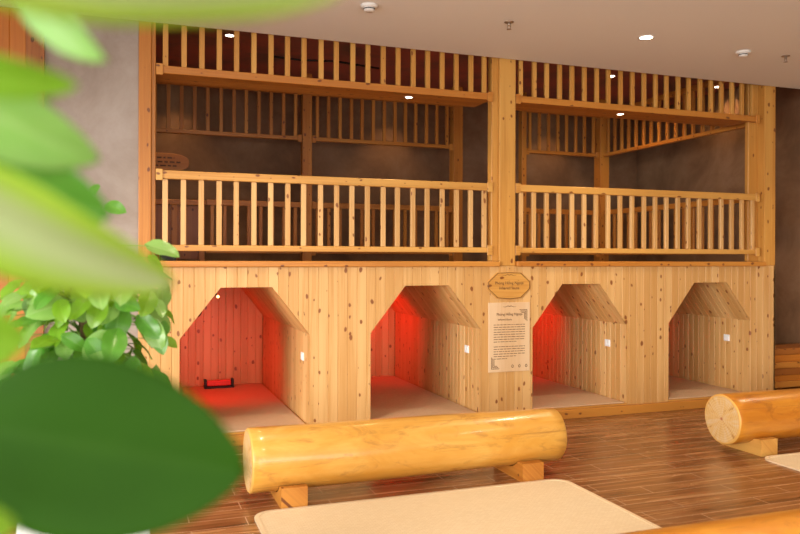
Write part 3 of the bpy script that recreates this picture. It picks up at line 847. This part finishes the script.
#        base px, depth   tip px, depth    roll  width  bend  material
BIG = [((-18, 427), 0.53, (248, 472), 0.56, -8, 0.130, 0.05, 'leafdark'),
       ((-80, -56), 0.34, (348, -14), 0.38, 66, 0.054, 0.10, 'leafedge'),
       ((18, -14), 0.60, (107, 60), 0.58, 36, 0.040, 0.10, 'leafpale'),
       ((-70, 58), 0.46, (78, 86), 0.50, 35, 0.030, 0.12, 'leafyellow'),
       ((-60, 78), 0.55, (100, 160), 0.60, 22, 0.062, 0.20, 'leafpale'),
       ((-80, 165), 0.46, (175, 286), 0.54, 34, 0.085, 0.12, 'leafedge'),
       ((-80, 110), 0.64, (16, 120), 0.66, 10, 0.060, 0.10, 'leafdark'),
       ((-90, 330), 0.42, (30, 340), 0.45, 20, 0.055, 0.10, 'leafyellow'),
       ((-70, 150), 0.58, (112, 215), 0.62, 15, 0.075, 0.10, 'leaf'),
       ((-60, 505), 0.44, (16, 530), 0.46, 30, 0.06, 0.10, 'leafyellow')]
for i, (bp, bd, tp, td, roll, wd, bend, mt) in enumerate(BIG):
    B_, T_ = unproject(*bp, bd), unproject(*tp, td)
    ax = (T_-B_).normalized()
    nrm = Matrix.Rotation(math.radians(roll), 3, ax) @ (-F)
    b = bm_new(); leaf_mesh(b, B_, T_, nrm, wd, bend, 0.22, 22, 8, 0.015, 0.4 if i == 0 else 1.0)
    lf = part('leaf', b, M[mt], fp, label={0: 'broad shade-darkened green leaf filling the lower left', 1: 'yellow green leaf across the top edge', 5: 'long pale leaf pointing down at the railing'}.get(i))
    sm = lf.modifiers.new('thickness', 'SOLIDIFY'); sm.thickness = 0.0006
    P0 = Vector((px_, py_, B_.z-0.05-0.02*(i % 3)))
    pts = [P0.lerp(B_, t)+UPV*0.03*math.sin(math.pi*t) for t in [k/6 for k in range(7)]]
    b = bm_new(); tube(b, pts, 0.004, 0.0025, 7); part('leaf_stalk', b, M['stem'], fp)

# climbing pothos farther back
pc = unproject(88, 330, 3.0); ax_, ay_ = pc[:2]
pp = thing('climbing_pothos', 'bushy green pothos climbing a pole before the daylight-toned plaster wall', 'plant', (ax_, ay_, 0))
b = bm_new()
pw = 0.225
bmp = [(-pw, -pw), (pw, -pw), (pw, pw), (-pw, pw)]
for z0, z1, e0, e1 in ((0, 0.66, -0.03, 0), (0.66, 0.70, 0.012, 0.012)):
    A = [b.verts.new((ax_+(p[0]+math.copysign(e0, p[0])), ay_+(p[1]+math.copysign(e0, p[1])), z0)) for p in bmp]
    B = [b.verts.new((ax_+(p[0]+math.copysign(e1, p[0])), ay_+(p[1]+math.copysign(e1, p[1])), z1)) for p in bmp]
    b.faces.new(A); b.faces.new(B)
    for j in range(4): b.faces.new((A[j], A[(j+1) % 4], B[(j+1) % 4], B[j]))
part('planter', b, M['potwhite'], pp, 0.012, 3)
b = bm_new(); box(b, (ax_-0.15, ay_-0.15, 0.70), (ax_+0.15, ay_+0.15, 0.706)); part('soil', b, M['soil'], pp)
b = bm_new(); lathe(b, [(0.035, 0.70), (0.033, 1.60), (0.02, 1.615)], (ax_, ay_, 0), 16); part('coir_pole', b, M['bark'], pp)
rq = random.Random(21)
bl = [bm_new(), bm_new(), bm_new()]; bs = bm_new()
def pleaf(P, tdir, nrm, L, wf, which):
    leaf_mesh(bl[which], P, P+tdir.normalized()*L, nrm, L*wf, 0.14, 0.25, 8, 4, 0.05, 1.2, rq)
for i in range(400):
    t = rq.random()
    z = 0.80+0.85*t
    ang = rq.uniform(0, 2*math.pi)
    R_ = rq.uniform(0.05, 0.275)*(1.0 if t < 0.75 else 1.25-0.6*(t-0.75)*2.2)
    d = Vector((math.cos(ang), math.sin(ang), 0))
    P = Vector((ax_, ay_, z))+d*R_
    P.x += 0.02*math.sin(z*9)
    L = rq.uniform(0.085, 0.135)
    td = d*rq.uniform(0.2, 0.9)+Vector((rq.uniform(-.6, .6), rq.uniform(-.6, .6), -rq.uniform(0.2, 1.1)))
    nr = d*0.8+UPV*rq.uniform(0.3, 1.0)-F*0.5
    pleaf(P, td, nr, L, rq.uniform(0.60, 0.76), rq.choice((0, 1, 1, 2)))
    S0 = Vector((ax_, ay_, z-0.05))+d*0.035
    tube(bs, [S0, S0.lerp(P, 0.5)+UPV*0.03, P], 0.0028, 0.0018, 5)
# two or three shoots that stand out in the photo
for (a, c, w2) in (((158, 330), (163, 352), 0), ((140, 318), (158, 336), 0), ((134, 360), (132, 388), 0), ((98, 186), (90, 196), 0), ((108, 205), (124, 212), 0), ((150, 322), (161, 348), 1)):
    B_, T_ = unproject(*a, 2.95), unproject(*c, 2.93)
    pleaf(B_, T_-B_, -F+UPV*0.4, (T_-B_).length*1.15, 0.62, w2)
    S0 = Vector((ax_, ay_, min(1.6, B_.z-0.02)))
    tube(bs, [S0, S0.lerp(B_, 0.5)+UPV*0.05, B_], 0.003, 0.002, 5)
for k, (bq, mt) in enumerate(zip(bl, ('leaf', 'leafpale', 'leafyellow'))): part('foliage', bq, M[mt], pp)
part('stems', bs, M['stem'], pp)
